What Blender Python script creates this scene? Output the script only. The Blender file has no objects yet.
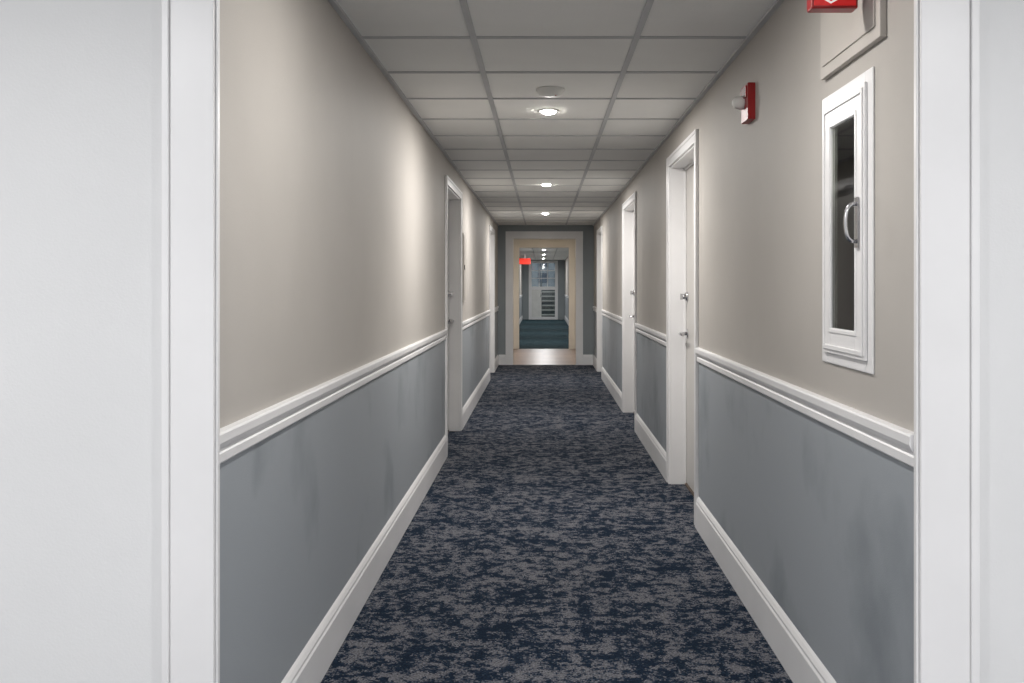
import bpy, bmesh, math
from mathutils import Vector, Matrix
S=bpy.context.scene
S.view_settings.view_transform='Standard'
S.view_settings.look='None'
H=1.22; CZ=2.16; XL=-.70; XR=.785; YO=2.07; YE=15.3; YV=19.2; YF=36.0
RAILZ=.875
def lin(c):
    return tuple(((v/255)/12.92 if v/255<=.04045 else ((v/255+.055)/1.055)**2.4) for v in c)+(1,)
def base(name,rough=.5,metal=0,spec=.5):
    m=bpy.data.materials.new(name); m.use_nodes=True
    b=m.node_tree.nodes['Principled BSDF']
    b.inputs['Roughness'].default_value=rough; b.inputs['Metallic'].default_value=metal
    b.inputs['Specular IOR Level'].default_value=spec
    return m,b,m.node_tree.nodes,m.node_tree.links
def mottled(name,c1,c2,scale=3,rough=.5,bump=.0,bscale=200,metal=0,spec=.5,stretch=(1,1,1),p=(.35,.65),detail=4):
    m,b,N,L=base(name,rough,metal,spec)
    tc=N.new('ShaderNodeTexCoord'); mp=N.new('ShaderNodeMapping'); mp.inputs['Scale'].default_value=stretch
    L.new(tc.outputs['Object'],mp.inputs['Vector'])
    n=N.new('ShaderNodeTexNoise'); n.inputs['Scale'].default_value=scale; n.inputs['Detail'].default_value=detail
    L.new(mp.outputs[0],n.inputs['Vector'])
    r=N.new('ShaderNodeValToRGB'); r.color_ramp.elements[0].position=p[0]; r.color_ramp.elements[1].position=p[1]
    r.color_ramp.elements[0].color=lin(c1); r.color_ramp.elements[1].color=lin(c2)
    L.new(n.outputs['Fac'],r.inputs[0]); L.new(r.outputs[0],b.inputs['Base Color'])
    if bump:
        n2=N.new('ShaderNodeTexNoise'); n2.inputs['Scale'].default_value=bscale; n2.inputs['Detail'].default_value=3
        L.new(tc.outputs['Object'],n2.inputs['Vector'])
        bp=N.new('ShaderNodeBump'); bp.inputs['Strength'].default_value=bump; bp.inputs['Distance'].default_value=.002
        L.new(n2.outputs['Fac'],bp.inputs['Height']); L.new(bp.outputs[0],b.inputs['Normal'])
    return m
def emis(name,c,s):
    m,b,N,L=base(name)
    b.inputs['Base Color'].default_value=lin(c)
    b.inputs['Emission Color'].default_value=lin(c); b.inputs['Emission Strength'].default_value=s
    return m
M={}
M['upper']=mottled('taupe_wall_paint',(179,174,168),(185,180,174),1.6,.62,.25,260,spec=.3)
M['lower']=mottled('blue_grey_wall_paint',(134,140,145),(157,162,167),2.2,.5,.25,260,stretch=(1,1.1,1.0),p=(.28,.47),detail=5,spec=.4)
M['endwall']=mottled('slate_wall_paint',(138,144,146),(144,150,152),2,.5,.2,200)
M['white']=mottled('white_trim_paint',(230,229,229),(236,235,235),3,.36)
M['lobby']=mottled('off_white_wall_paint',(220,220,220),(226,226,226),1.2,.5,.15,200)
M['door']=mottled('door_paint',(212,208,203),(217,213,208),3,.4)
M['cream']=mottled('cream_wall_and_lit_trim',(226,221,212),(232,227,218),2,.5)
M['tile']=mottled('acoustic_tile',(236,236,233),(244,244,241),1.3,.9,.9,120,spec=.1)
M['tbar']=mottled('ceiling_grid_metal',(186,187,188),(194,195,196),5,.5)
M['chrome']=mottled('chrome',(200,200,202),(215,215,218),5,.18,metal=1)
M['metalgrey']=mottled('liner_metal',(238,239,234),(246,247,242),9,.4)
M['red']=mottled('red_plastic',(150,20,22),(162,26,26),5,.35)
M['redglow']=emis('exit_red_face',(200,24,24),.3)
M['farred']=emis('exit_red_lit',(205,50,36),.75)
M['signwhite']=emis('sign_white',(250,240,238),.4)
M['beigebox']=mottled('painted_box',(190,184,177),(196,190,183),3,.5)
M['dark']=mottled('dark_metal',(45,50,54),(58,62,66),6,.35)
M['stair']=mottled('steel_stair',(50,58,62),(70,78,82),6,.5)
M['concrete']=mottled('concrete',(150,152,150),(170,172,170),3,.8)
M['thresh']=mottled('bronze_threshold',(84,70,60),(98,82,70),8,.45)
M['lamp']=emis('led_lens',(255,250,240),60)
M['plasticw']=mottled('white_plastic',(222,222,218),(230,230,226),6,.4)
M['building']=mottled('building_facade',(120,130,140),(150,158,166),.5,.7)
M['bglass']=mottled('building_glass',(50,66,84),(80,100,120),.7,.2)
def carpet(name,navy,mid,grey):
    m,b,N,L=base(name,.95,0,.1)
    tc=N.new('ShaderNodeTexCoord')
    sn=N.new('ShaderNodeVectorMath'); sn.operation='SNAP'; sn.inputs[1].default_value=(.005,.005,10)
    L.new(tc.outputs['Object'],sn.inputs[0])
    a=N.new('ShaderNodeTexNoise'); a.inputs['Scale'].default_value=17; a.inputs['Detail'].default_value=8; a.inputs['Roughness'].default_value=.85; a.inputs['Distortion'].default_value=.2
    L.new(sn.outputs[0],a.inputs['Vector'])
    c=N.new('ShaderNodeTexNoise'); c.inputs['Scale'].default_value=5; c.inputs['Detail'].default_value=2
    L.new(tc.outputs['Object'],c.inputs['Vector'])
    ad=N.new('ShaderNodeMath'); ad.operation='MULTIPLY_ADD'; ad.inputs[1].default_value=.22
    L.new(c.outputs['Fac'],ad.inputs[0]); L.new(a.outputs['Fac'],ad.inputs[2])
    r=N.new('ShaderNodeValToRGB'); e=r.color_ramp.elements
    e[0].position=.57; e[0].color=lin(navy); e[1].position=.72; e[1].color=lin(grey)
    k=e.new(.61); k.color=lin(mid); k=e.new(.648); k.color=lin(grey)
    L.new(ad.outputs[0],r.inputs[0])
    f=N.new('ShaderNodeTexNoise'); f.inputs['Scale'].default_value=150; f.inputs['Detail'].default_value=2
    L.new(tc.outputs['Object'],f.inputs['Vector'])
    mr=N.new('ShaderNodeMapRange'); mr.inputs[1].default_value=.3; mr.inputs[2].default_value=.7; mr.inputs[3].default_value=.35; mr.inputs[4].default_value=1.5
    L.new(f.outputs['Fac'],mr.inputs[0])
    mx=N.new('ShaderNodeVectorMath'); mx.operation='SCALE'
    L.new(r.outputs[0],mx.inputs[0]); L.new(mr.outputs[0],mx.inputs['Scale'])
    L.new(mx.outputs[0],b.inputs['Base Color'])
    bp=N.new('ShaderNodeBump'); bp.inputs['Strength'].default_value=.6; bp.inputs['Distance'].default_value=.004
    L.new(f.outputs['Fac'],bp.inputs['Height']); L.new(bp.outputs[0],b.inputs['Normal'])
    return m
M['carpet']=carpet('patterned_carpet',(15,30,47),(34,47,64),(104,104,109))
M['carpet2']=carpet('carpet_teal_lit',(24,44,52),(34,56,64),(62,80,84))  # same carpet as the corridor, the hall's different light put into its colours
def wood():
    m,b,N,L=base('wood_plank',.35)
    tc=N.new('ShaderNodeTexCoord')
    br=N.new('ShaderNodeTexBrick'); br.inputs['Scale'].default_value=1; br.inputs['Brick Width'].default_value=1.0; br.inputs['Row Height'].default_value=.13; br.inputs['Mortar Size'].default_value=.003
    br.inputs['Color1'].default_value=lin((140,114,96)); br.inputs['Color2'].default_value=lin((118,95,80)); br.inputs['Mortar'].default_value=lin((80,60,46))
    L.new(tc.outputs['Object'],br.inputs['Vector']); L.new(br.outputs[0],b.inputs['Base Color'])
    return m
M['wood']=wood()
def glass():
    m=bpy.data.materials.new('cabinet_glass'); m.use_nodes=True; N=m.node_tree.nodes; L=m.node_tree.links
    for n in list(N): N.remove(n)
    o=N.new('ShaderNodeOutputMaterial'); t=N.new('ShaderNodeBsdfTransparent'); g=N.new('ShaderNodeBsdfGlossy'); g.inputs['Roughness'].default_value=.03
    t.inputs[0].default_value=(.95,.96,.94,1)
    fr=N.new('ShaderNodeFresnel'); fr.inputs[0].default_value=1.45
    mx=N.new('ShaderNodeMixShader'); L.new(fr.outputs[0],mx.inputs[0]); L.new(t.outputs[0],mx.inputs[1]); L.new(g.outputs[0],mx.inputs[2]); L.new(mx.outputs[0],o.inputs[0])
    return m
M['glass']=glass()

class Mesh:
    def __init__(s,name,bevel=0):
        s.name=name; s.bm=bmesh.new(); s.mats=[]; s.bevel=bevel
    def mi(s,k):
        if k not in s.mats: s.mats.append(k)
        return s.mats.index(k)
    def box(s,x0,x1,y0,y1,z0,z1,k):
        v=[s.bm.verts.new((x,y,z)) for x in(x0,x1) for y in(y0,y1) for z in(z0,z1)]
        i=s.mi(k)
        for f in ((0,1,3,2),(4,6,7,5),(0,4,5,1),(2,3,7,6),(0,2,6,4),(1,5,7,3)):
            fc=s.bm.faces.new([v[j] for j in f]); fc.material_index=i
    def prism(s,pts0,pts1,k):
        i=s.mi(k)
        a=[s.bm.verts.new(p) for p in pts0]; b=[s.bm.verts.new(p) for p in pts1]
        n=len(a)
        s.bm.faces.new(a).material_index=i; s.bm.faces.new(b[::-1]).material_index=i
        for j in range(n):
            s.bm.faces.new((a[j],b[j],b[(j+1)%n],a[(j+1)%n])).material_index=i
    def rings(s,profile,center,axis,k,seg=32,smooth=True):
        i=s.mi(k); R=Vector(axis).to_track_quat('Z','Y').to_matrix(); c=Vector(center)
        rs=[]
        for r,h in profile:
            rs.append([s.bm.verts.new(c+R@Vector((r*math.cos(2*math.pi*j/seg),r*math.sin(2*math.pi*j/seg),h))) for j in range(seg)])
        for a,b in zip(rs,rs[1:]):
            for j in range(seg):
                f=s.bm.faces.new((a[j],a[(j+1)%seg],b[(j+1)%seg],b[j])); f.material_index=i; f.smooth=smooth
        s.bm.faces.new(rs[0][::-1]).material_index=i; s.bm.faces.new(rs[-1]).material_index=i
    def tube(s,pts,r,k,seg=10):
        i=s.mi(k); pts=[Vector(p) for p in pts]; rs=[]
        for n,p in enumerate(pts):
            d=(pts[min(n+1,len(pts)-1)]-pts[max(n-1,0)]).normalized()
            up=Vector((0,1,0)) if abs(d.y)<.5 else Vector((0,0,1))
            a=d.cross(up).normalized(); b=d.cross(a).normalized()
            rs.append([s.bm.verts.new(p+a*r*math.cos(2*math.pi*j/seg)+b*r*math.sin(2*math.pi*j/seg)) for j in range(seg)])
        for a,b in zip(rs,rs[1:]):
            for j in range(seg):
                f=s.bm.faces.new((a[j],a[(j+1)%seg],b[(j+1)%seg],b[j])); f.material_index=i; f.smooth=True
        s.bm.faces.new(rs[0][::-1]).material_index=i; s.bm.faces.new(rs[-1]).material_index=i
    def done(s,parent=None):
        bmesh.ops.recalc_face_normals(s.bm,faces=s.bm.faces)
        me=bpy.data.meshes.new(s.name); s.bm.to_mesh(me); s.bm.free()
        for k in s.mats: me.materials.append(M[k])
        o=bpy.data.objects.new(s.name,me); S.collection.objects.link(o)
        if s.bevel:
            b=o.modifiers.new('bevel','BEVEL'); b.width=s.bevel; b.segments=2; b.limit_method='ANGLE'
        if parent: o.parent=parent
        return o

def wall(name,x0,x1,ya,yb,ops,split=True,kl='lower',ku='upper'):
    m=Mesh(name)
    def seg(y0,y1,z0,z1):
        if z1-z0<1e-4: return
        if split and z0<RAILZ<z1:
            m.box(x0,x1,y0,y1,z0,RAILZ,kl); m.box(x0,x1,y0,y1,RAILZ,z1,ku)
        else: m.box(x0,x1,y0,y1,z0,z1,kl if (split and z1<=RAILZ) else ku)
    y=ya
    for (a,b,z0,z1) in sorted(ops):
        seg(y,a,0,CZ); seg(a,b,0,z0); seg(a,b,z1,CZ); y=b
    seg(y,yb,0,CZ)
    return m.done()
DT=1.958
doorsL=[(7.14,8.33,0,DT),(12.9,13.95,0,DT)]
doorsR=[(5.06,6.10,0,DT),(8.35,9.55,0,DT),(13.1,14.1,0,DT)]
CAB=(2.45,2.655,1.105,1.65)
wall('wall_left',XL-.15,XL,YO+.001,YE,doorsL)
wall('wall_right',XR,XR+.15,YO+.001,YE,[CAB]+doorsR)
CW=.07; HW=.055
def runs(ds,ya,yb):
    out=[];y=ya
    for a,b,_,_ in ds: out.append((y,a-CW)); y=b+CW
    out.append((y,yb)); return out
basep=[(0,0),(.016,0),(.016,.125),(.012,.132),(.012,.14),(.006,.152),(.0,.16)]
railp=[(0,.838),(.007,.838),(.010,.842),(.010,.860),(.007,.864),(.007,.868),(.014,.876),(.018,.886),(.018,.904),(.015,.909),(0,.911)]
def trim(name,prof,wx,s,rs,k='white'):
    m=Mesh(name)
    for a,b in rs:
        m.prism([(wx+s*p[0],a,p[1]) for p in prof],[(wx+s*p[0],b,p[1]) for p in prof],k)
    return m.done()
rl=runs(doorsL,YO+.001,YE); rr=runs(doorsR,YO+.001,YE)
trim('baseboard_left',basep,XL,1,rl); trim('baseboard_right',basep,XR,-1,rr)
trim('trim_chair_rail_left',railp,XL,1,rl); trim('trim_chair_rail_right',railp,XR,-1,rr)

cnt=[0]
def door(wx,s,op):
    cnt[0]+=1
    n='door_%d'%cnt[0]
    e=bpy.data.objects.new(n,None); S.collection.objects.link(e)
    a,b,_,t=op
    m=Mesh('casing',.003)
    def bx(d0,d1,y0,y1,z0,z1,k):
        xs=sorted((wx+s*d0,wx+s*d1)); m.box(xs[0],xs[1],y0,y1,z0,z1,k)
    T=.013
    for (y0,y1,out) in ((a-CW,a+.005,-1),(b-.005,b+CW,1)):
        bx(0,T,y0,y1,0,t+HW,'white')
        if out<0: bx(T,T+.004,y0,y0+.02,0,t+HW,'white')
        else: bx(T,T+.004,y1-.02,y1,0,t+HW,'white')
    bx(0,T,a+.005,b-.005,t-.005,t+HW,'white'); bx(T,T+.004,a-CW+.02,b+CW-.02,t+HW-.02,t+HW,'white')
    bx(-.148,0,a,a+.014,0,t,'white'); bx(-.148,0,b-.014,b,0,t,'white'); bx(-.148,0,a+.014,b-.014,t-.014,t,'white')
    bx(-.095,-.082,b-.026,b-.014,0,t-.014,'white'); bx(-.095,-.082,a+.014,a+.026,0,t-.014,'white'); bx(-.095,-.082,a+.026,b-.026,t-.028,t-.014,'white')
    m.done(e)
    m=Mesh('slab',.003); bx(-.14,-.096,a+.017,b-.017,.012,t-.017,'door'); m.done(e)
    m=Mesh('threshold',.002); bx(-.15,-.085,a+.014,b-.014,0,.011,'thresh'); m.done(e)
    yk=b-.075; x0=wx-s*.096; ax=(s,0,0)
    m=Mesh('lever_handle')
    m.rings([(.03,0),(.03,.006),(.026,.010)],(x0,yk,.93),ax,'chrome')
    m.rings([(.011,.01),(.011,.045)],(x0,yk,.93),ax,'chrome',16)
    m.tube([(x0+s*.045,yk+.008,.93),(x0+s*.05,yk-.02,.93),(x0+s*.05,yk-.07,.931),(x0+s*.044,yk-.115,.928)],.009,'chrome')
    m.rings([(.03,0),(.03,.008),(.024,.018)],(x0,yk,1.155),ax,'chrome')
    m.rings([(.016,.018),(.015,.03)],(x0,yk,1.155),ax,'chrome',16)
    m.box(min(x0+s*.03,x0+s*.046),max(x0+s*.03,x0+s*.046),yk-.004,yk+.004,1.137,1.173,'chrome')
    m.done(e)
    m=Mesh('hinges')
    for z in (.25,1.05,1.78):
        m.rings([(.007,-.05),(.007,.05)],(x0+s*.004,a+.02,z),(0,0,1),'chrome',12)
    m.done(e)
for o in doorsL: door(XL,1,o)
for o in doorsR: door(XR,-1,o)

OX0,OX1,OT=-.675,.7745,2.05
m=Mesh('wall_lobby_front')
m.box(-2.3,XL-.151,YO,YO+.12,0,CZ,'lobby'); m.box(XR+.151,2.3,YO,YO+.12,0,CZ,'lobby'); m.box(XL+.001,XR-.001,YO,YO+.12,OT+.015,CZ,'lobby')
m.box(-2.3,XL,YO-.012,YO,0,CZ,'lobby'); m.box(XR,2.3,YO-.012,YO,0,CZ,'lobby'); m.box(XL,XR,YO-.012,YO,OT+.015,CZ,'lobby'); m.done()
def casing(m,y,x0,x1,t,w0,w1,k,th=.02,depth=.12,wx0=None,wx1=None,steps=((0,.05,.6),(.05,.86,.95),(.86,1,1.2))):
    wx0=x0 if wx0 is None else wx0; wx1=x1 if wx1 is None else wx1
    for (i,o,wx) in ((x0,x0-w0,wx0),(x1,x1+w1,wx1)):
        sg=1 if o>i else -1; w=abs(o-i)
        for f0,f1,d in steps:
            a=i+sg*w*f0; b=i+sg*w*f1; m.box(min(a,b),max(a,b),y-th*d,y,0,t+w0*f1,k)
        if depth:
            a,b=sorted((wx,i))
            if b-a<.001: a,b=sorted((i,i-sg*.001))
            m.box(a,b,y+.0005,y+depth,0,t,k)
    for f0,f1,d in steps:
        m.box(x0-w0*f0,x1+w1*f0,y-th*d,y,t+w0*f0,t+w0*f1,k)
m=Mesh('trim_cased_opening',.002)
casing(m,YO,OX0,OX1,OT,.112,.126,'white',th=.026,depth=0)
m.box(XL+.001,XR-.001,YO+.001,YO+.12,OT,OT+.015,'white'); m.done()

VX0,VX1,VT=-.464,.51,1.95
m=Mesh('wall_back')
m.box(XL-.15,VX0,YE,YE+.12,0,CZ,'endwall'); m.box(VX1,XR+.15,YE,YE+.12,0,CZ,'endwall'); m.box(VX0,VX1,YE,YE+.12,VT,CZ,'endwall'); m.done()
m=Mesh('trim_vestibule_opening',.003); casing(m,YE,VX0+.001,VX1-.001,VT-.001,.115,.108,'white'); m.done()
m=Mesh('baseboard_back')
for x0,x1 in ((XL+.016,VX0-.115),(VX1+.108,XR-.016)): m.prism([(x0,YE-p[0],p[1]) for p in basep],[(x1,YE-p[0],p[1]) for p in basep],'white')
m.done()
wall('wall_vestibule_left',-.95,-.80,YE+.12,YV,[],False,ku='cream'); wall('wall_vestibule_right',.86,1.0,YE+.12,YV,[],False,ku='cream')
m=Mesh('wall_vestibule_back')
m.box(-1.3,-.465,YV,YV+.12,0,CZ,'cream'); m.box(.504,1.3,YV,YV+.12,0,CZ,'cream'); m.box(-.465,.504,YV,YV+.12,1.965,CZ,'cream'); m.done()
m=Mesh('trim_hall_opening',.003); casing(m,YV,-.464,.503,1.964,.11,.11,'cream'); m.done()  # cream on this trim is the vestibule's warm light put into its colour
FX0,FX1=-.76,.80
wall('wall_hall_left',FX0-.15,FX0,YV+.12,YF,[]); wall('wall_hall_right',FX1,FX1+.15,YV+.12,YF,[])
trim('baseboard_hall_left',basep,FX0,1,[(YV+.12,YF)]); trim('baseboard_hall_right',basep,FX1,-1,[(YV+.12,YF)])
trim('trim_chair_rail_hall_left',railp,FX0,1,[(YV+.12,YF)]); trim('trim_chair_rail_hall_right',railp,FX1,-1,[(YV+.12,YF)])
# glazed exterior door at the far end
WX0,WX1,WT=-.45,.47,2.08
m=Mesh('wall_hall_back')
m.box(FX0-.15,WX0,YF,YF+.15,0,CZ,'endwall'); m.box(WX1,FX1+.15,YF,YF+.15,0,CZ,'endwall'); m.box(WX0,WX1,YF,YF+.15,WT,CZ,'endwall'); m.done()
e=bpy.data.objects.new('door_6',None); S.collection.objects.link(e)
m=Mesh('frame',.003)
m.box(WX0-.07,WX0+.035,YF-.02,YF+.06,0,WT+.06,'white'); m.box(WX1-.035,WX1+.07,YF-.02,YF+.06,0,WT+.06,'white'); m.box(WX0+.035,WX1-.035,YF-.02,YF+.06,WT-.03,WT+.06,'white')
m.box(WX0+.035,WX1-.035,YF,YF+.05,1.08,1.2,'white'); m.box(WX0+.035,WX1-.035,YF,YF+.05,.0,.1,'white')
for x in (-.14,.165): m.box(x-.014,x+.014,YF+.005,YF+.045,1.2,WT-.03,'white')
for z in (1.5,1.78): m.box(WX0+.035,WX1-.035,YF+.008,YF+.04,z-.014,z+.014,'white')
m.box(-.415,-.06,YF+.01,YF+.04,.1,1.08,'plasticw'); m.box(-.38,-.1,YF,YF+.01,.16,1.02,'plasticw')
m.done(e)
m=Mesh('glazing'); m.box(-.06,WX1-.035,YF+.02,YF+.026,.1,1.08,'glass'); m.box(WX0+.035,WX1-.035,YF+.02,YF+.026,1.2,WT-.03,'glass'); m.done(e)
m=Mesh('push_bar'); m.tube([(-.08,YF-.01,1.02),(-.08,YF-.05,1.02),(-.08,YF-.05,.82),(-.08,YF-.01,.82)],.01,'chrome'); m.done(e)
e=bpy.data.objects.new('outdoor_staircase',None); S.collection.objects.link(e)
m=Mesh('steps',.004)
for i in range(7):
    y=YF+.75+i*.28; z=.17*(i+1)
    m.box(-.05,1.15,y,y+.30,z-.05,z,'concrete'); m.box(-.05,1.15,y+.02,y+.04,z-.17,z-.05,'stair')
m.box(1.15,1.19,YF+.75,YF+2.75,0,1.3,'stair')
m.done(e)
m=Mesh('railing')
for dz in (.35,.62,.9): m.tube([(-.07,YF+.8,.1+dz),(-.07,YF+2.7,1.25+dz)],.02,'dark',8)
for i in range(8): 
    y=YF+.8+i*.27; m.tube([(-.07,y,0),(-.07,y,1.0+.163*i)],.014,'dark',8)
m.done(e)
m=Mesh('office_building')
m.box(-10,12,60,64,-.005,4.2,'building')
for i in range(-9,12,1):
    for z in (0.4,1.4,2.4,3.4): m.box(i-.3,i+.3,59.95,60,z,z+.6,'bglass')
m.done()
m=Mesh('ground'); m.box(-40,40,YF+.16,120,-.3,-.005,'concrete'); m.done()

m=Mesh('floor'); m.box(-2.3,2.3,-3.2,YO+.0,-.05,0,'carpet'); m.box(-1,1.1,YO,YE+.02,-.05,0,'carpet'); m.box(-1.1,1.2,YE+.02,YV+.02,-.05,0,'wood'); m.box(-1.1,1.2,YV+.02,YF+.15,-.05,0,'carpet2'); m.done()
m=Mesh('ceiling'); m.box(-2.3,2.3,-3.2,YO+.12,CZ,CZ+.05,'tile'); m.box(-1.2,1.2,YO+.12,YE+.12,CZ,CZ+.05,'tile'); m.box(-1.2,1.2,YE+.12,YV,CZ,CZ+.05,'cream'); m.box(-1.2,1.2,YV,YF+.15,CZ,CZ+.05,'tile'); m.done()
def grid(name,x0,x1,ya,yb,ph,xs,ang=True):
    m=Mesh(name,.0012); w=.012; d=.006
    ys=[]; y=ph-.61*int((ph-ya)/.61)
    while y<yb: 
        if y>ya+.02: ys.append(y)
        y+=.61
    for x in xs: m.box(x-w,x+w,ya,yb,CZ-d,CZ,'tbar')
    cols=[x0]+xs+[x1]
    for y in ys:
        for a,b in zip(cols,cols[1:]): m.box(a+w,b-w,y-w,y+w,CZ-d+.001,CZ,'tbar')
    if ang:
        m.box(x0,x0+.02,ya,yb,CZ-.012,CZ,'tbar'); m.box(x1-.02,x1,ya,yb,CZ-.012,CZ,'tbar')
    m.done()
grid('trim_ceiling_grid',XL,XR,YO+.12,YE,3.737,[-.263,.352])
grid('trim_ceiling_grid_hall',FX0,FX1,YV+.12,YF,19.9,[-.263,.352])
m=Mesh('wall_lobby_left'); m.box(-2.45,-2.3,-3.2,YO+.12,0,CZ,'lobby'); m.done()
m=Mesh('wall_lobby_right'); m.box(2.3,2.45,-3.2,YO+.12,0,CZ,'lobby'); m.done()
m=Mesh('wall_lobby_back'); m.box(-2.45,2.45,-3.35,-3.2,0,CZ,'lobby'); m.done()

def lamp(x,y,p,col=(1,.975,.945),r=.042):
    e=Mesh('recessed_downlight')
    e.rings([(r+.014,0),(r+.013,.004),(r,.006),(r-.001,.003)],(x,y,CZ-.0005),(0,0,-1),'plasticw')
    e.rings([(r-.001,0),(r-.001,.006),(r-.008,.013),(r-.022,.018)],(x,y,CZ-.002),(0,0,-1),'lamp')
    o=e.done()
    l=bpy.data.lights.new('led','AREA'); l.shape='DISK'; l.size=r*2; l.energy=p; l.color=col
    lo=bpy.data.objects.new('led',l); S.collection.objects.link(lo); lo.location=(x,y,CZ-.024); lo.parent=o
for y in (5.3,9.12,12.75): lamp(.03,y,28)
lamp(.03,2.5,13)
for x,y in ((-1.3,.6),(1.3,.6),(0,-.6),(-1.3,-1.8),(1.3,-1.8)): lamp(x,y,27,(.99,.99,1))  # unseen lobby lamps, added to light the front wall and its casing
lamp(.02,17.2,20,(1,.94,.86))
for y in (21.5,25.5,29.5,33.5): lamp(.02,y,30,(.97,.985,1))
m=Mesh('smoke_detector'); m.rings([(.068,0),(.068,.010),(.06,.016),(.052,.028),(.035,.034),(.012,.036)],(.035,4.72,CZ),(0,0,-1),'plasticw'); m.rings([(.004,.03),(.004,.0365)],(.06,4.7,CZ),(0,0,-1),'red',8); m.done()

m=Mesh('fire_alarm_strobe',.004)
dz=-.022
m.box(XR-.028,XR+.004,3.66,3.78,1.86+dz,1.995+dz,'red'); m.box(XR-.033,XR-.028,3.672,3.768,1.945+dz,1.987+dz,'red')
for i in range(4): m.box(XR-.034,XR-.033,3.685,3.755,1.95+i*.009+dz,1.954+i*.009+dz,'dark')
m.rings([(.026,0),(.026,.014),(.02,.034),(.008,.042)],(XR-.028,3.74,1.912),(-1,0,0),'plasticw',24)
m.done()
m=Mesh('wall_junction_box',.004)
m.box(XR-.016,XR,2.26,2.745,1.79,CZ-.016,'beigebox'); m.box(XR-.02,XR-.016,2.29,2.715,1.82,CZ-.04,'beigebox'); m.done()
e=bpy.data.objects.new('exit_sign',None); S.collection.objects.link(e)
sx0,sx1,sy,sz0,sz1=.632,.742,2.33,1.874,2.02
m=Mesh('housing',.004); m.box(sx0,sx1,sy,sy+.045,sz0,sz1,'red'); m.box(sx1,XR-.02,sy+.012,sy+.033,sz0+.06,sz1-.03,'beigebox'); m.done(e)
m=Mesh('face'); m.box(sx0+.006,sx1-.006,sy-.002,sy,sz0+.006,sz1-.006,'redglow')
cx=(sx0+sx1)/2-.01; cz=sz0+.01
for s in (-1,1):
    p=[(cx,cz),(cx+s*.035,cz+.02),(cx+s*.035,cz+.025),(cx,cz+.005)]
    m.prism([(a,sy-.004,b) for a,b in p],[(a,sy-.002,b) for a,b in p],'signwhite')
m.done(e)
e=bpy.data.objects.new('exit_sign.001',None); S.collection.objects.link(e)
m=Mesh('housing',.004); m.box(-.72,-.38,30,30.04,1.88,2.06,'farred'); m.done(e)
m=Mesh('bracket'); m.box(-.57,-.53,30.01,30.03,2.06,CZ,'plasticw'); m.done(e)
m=Mesh('wall_access_panel',.004); m.box(XL,XL+.022,8.45,8.75,1.08,1.675,'beigebox'); m.box(XL+.022,XL+.026,8.47,8.73,1.1,1.655,'beigebox'); m.box(XL+.026,XL+.032,8.48,8.5,1.36,1.4,'dark'); m.done()

e=bpy.data.objects.new('fire_extinguisher_cabinet',None); S.collection.objects.link(e)
a,b,z0,z1=2.34,2.765,1.01,1.74
def frame(m,xa,xb,ya,yb,za,zb,w,k,wy=None):
    wy=wy or w
    m.box(xa,xb,ya,ya+wy,za,zb,k); m.box(xa,xb,yb-wy,yb,za,zb,k); m.box(xa,xb,ya+wy,yb-wy,za,za+w,k); m.box(xa,xb,ya+wy,yb-wy,zb-w,zb,k)
m=Mesh('trim_flange',.003); frame(m,XR-.006,XR,a,b,z0,z1,.055,'white'); m.done(e)
m=Mesh('door_frame',.003); frame(m,XR-.014,XR-.0065,a+.035,b-.035,z0+.03,z1-.03,.068,'white',.074)
frame(m,XR-.018,XR-.014,a+.045,b-.045,z0+.04,z1-.04,.012,'white'); frame(m,XR-.0165,XR-.014,a+.096,b-.096,z0+.086,z1-.086,.01,'white'); m.done(e)
m=Mesh('glass'); m.box(XR-.009,XR-.006,a+.109,b-.109,z0+.098,z1-.098,'glass'); m.done(e)
m=Mesh('liner'); y0,y1,c0,c1=CAB; D=.045
m.box(XR+D,XR+D+.005,y0,y1,c0,c1,'metalgrey'); m.box(XR,XR+D,y0,y0+.004,c0,c1,'metalgrey'); m.box(XR,XR+D,y1-.004,y1,c0,c1,'metalgrey'); m.box(XR,XR+D,y0+.004,y1-.004,c0,c0+.004,'metalgrey'); m.box(XR,XR+D,y0+.004,y1-.004,c1-.004,c1,'metalgrey')
m.done(e)
m=Mesh('pull_handle')
hy=a+.08; hx=XR-.018; hz=1.375
pts=[(hx-.002-.026*math.sin(math.pi*i/12)**.6,hy+.0,hz-.046*math.cos(math.pi*i/12)) for i in range(13)]
m.tube(pts,.005,'chrome',12); m.box(hx-.002,hx+.001,hy-.012,hy+.012,hz-.062,hz+.062,'chrome'); m.done(e)

w=bpy.data.worlds.new('World'); S.world=w; w.use_nodes=True
bg=w.node_tree.nodes['Background']; bg.inputs[0].default_value=(.88,.94,1,1); bg.inputs[1].default_value=1.0
c=bpy.data.cameras.new('cam'); co=bpy.data.objects.new('camera',c); S.collection.objects.link(co)
co.location=(0,0,H); co.rotation_euler=(math.radians(90),0,0)
c.sensor_width=36; c.lens=990/1024*36; c.shift_x=-31/1024; c.shift_y=-55.5/1024; c.clip_start=.05; c.clip_end=300
S.camera=co
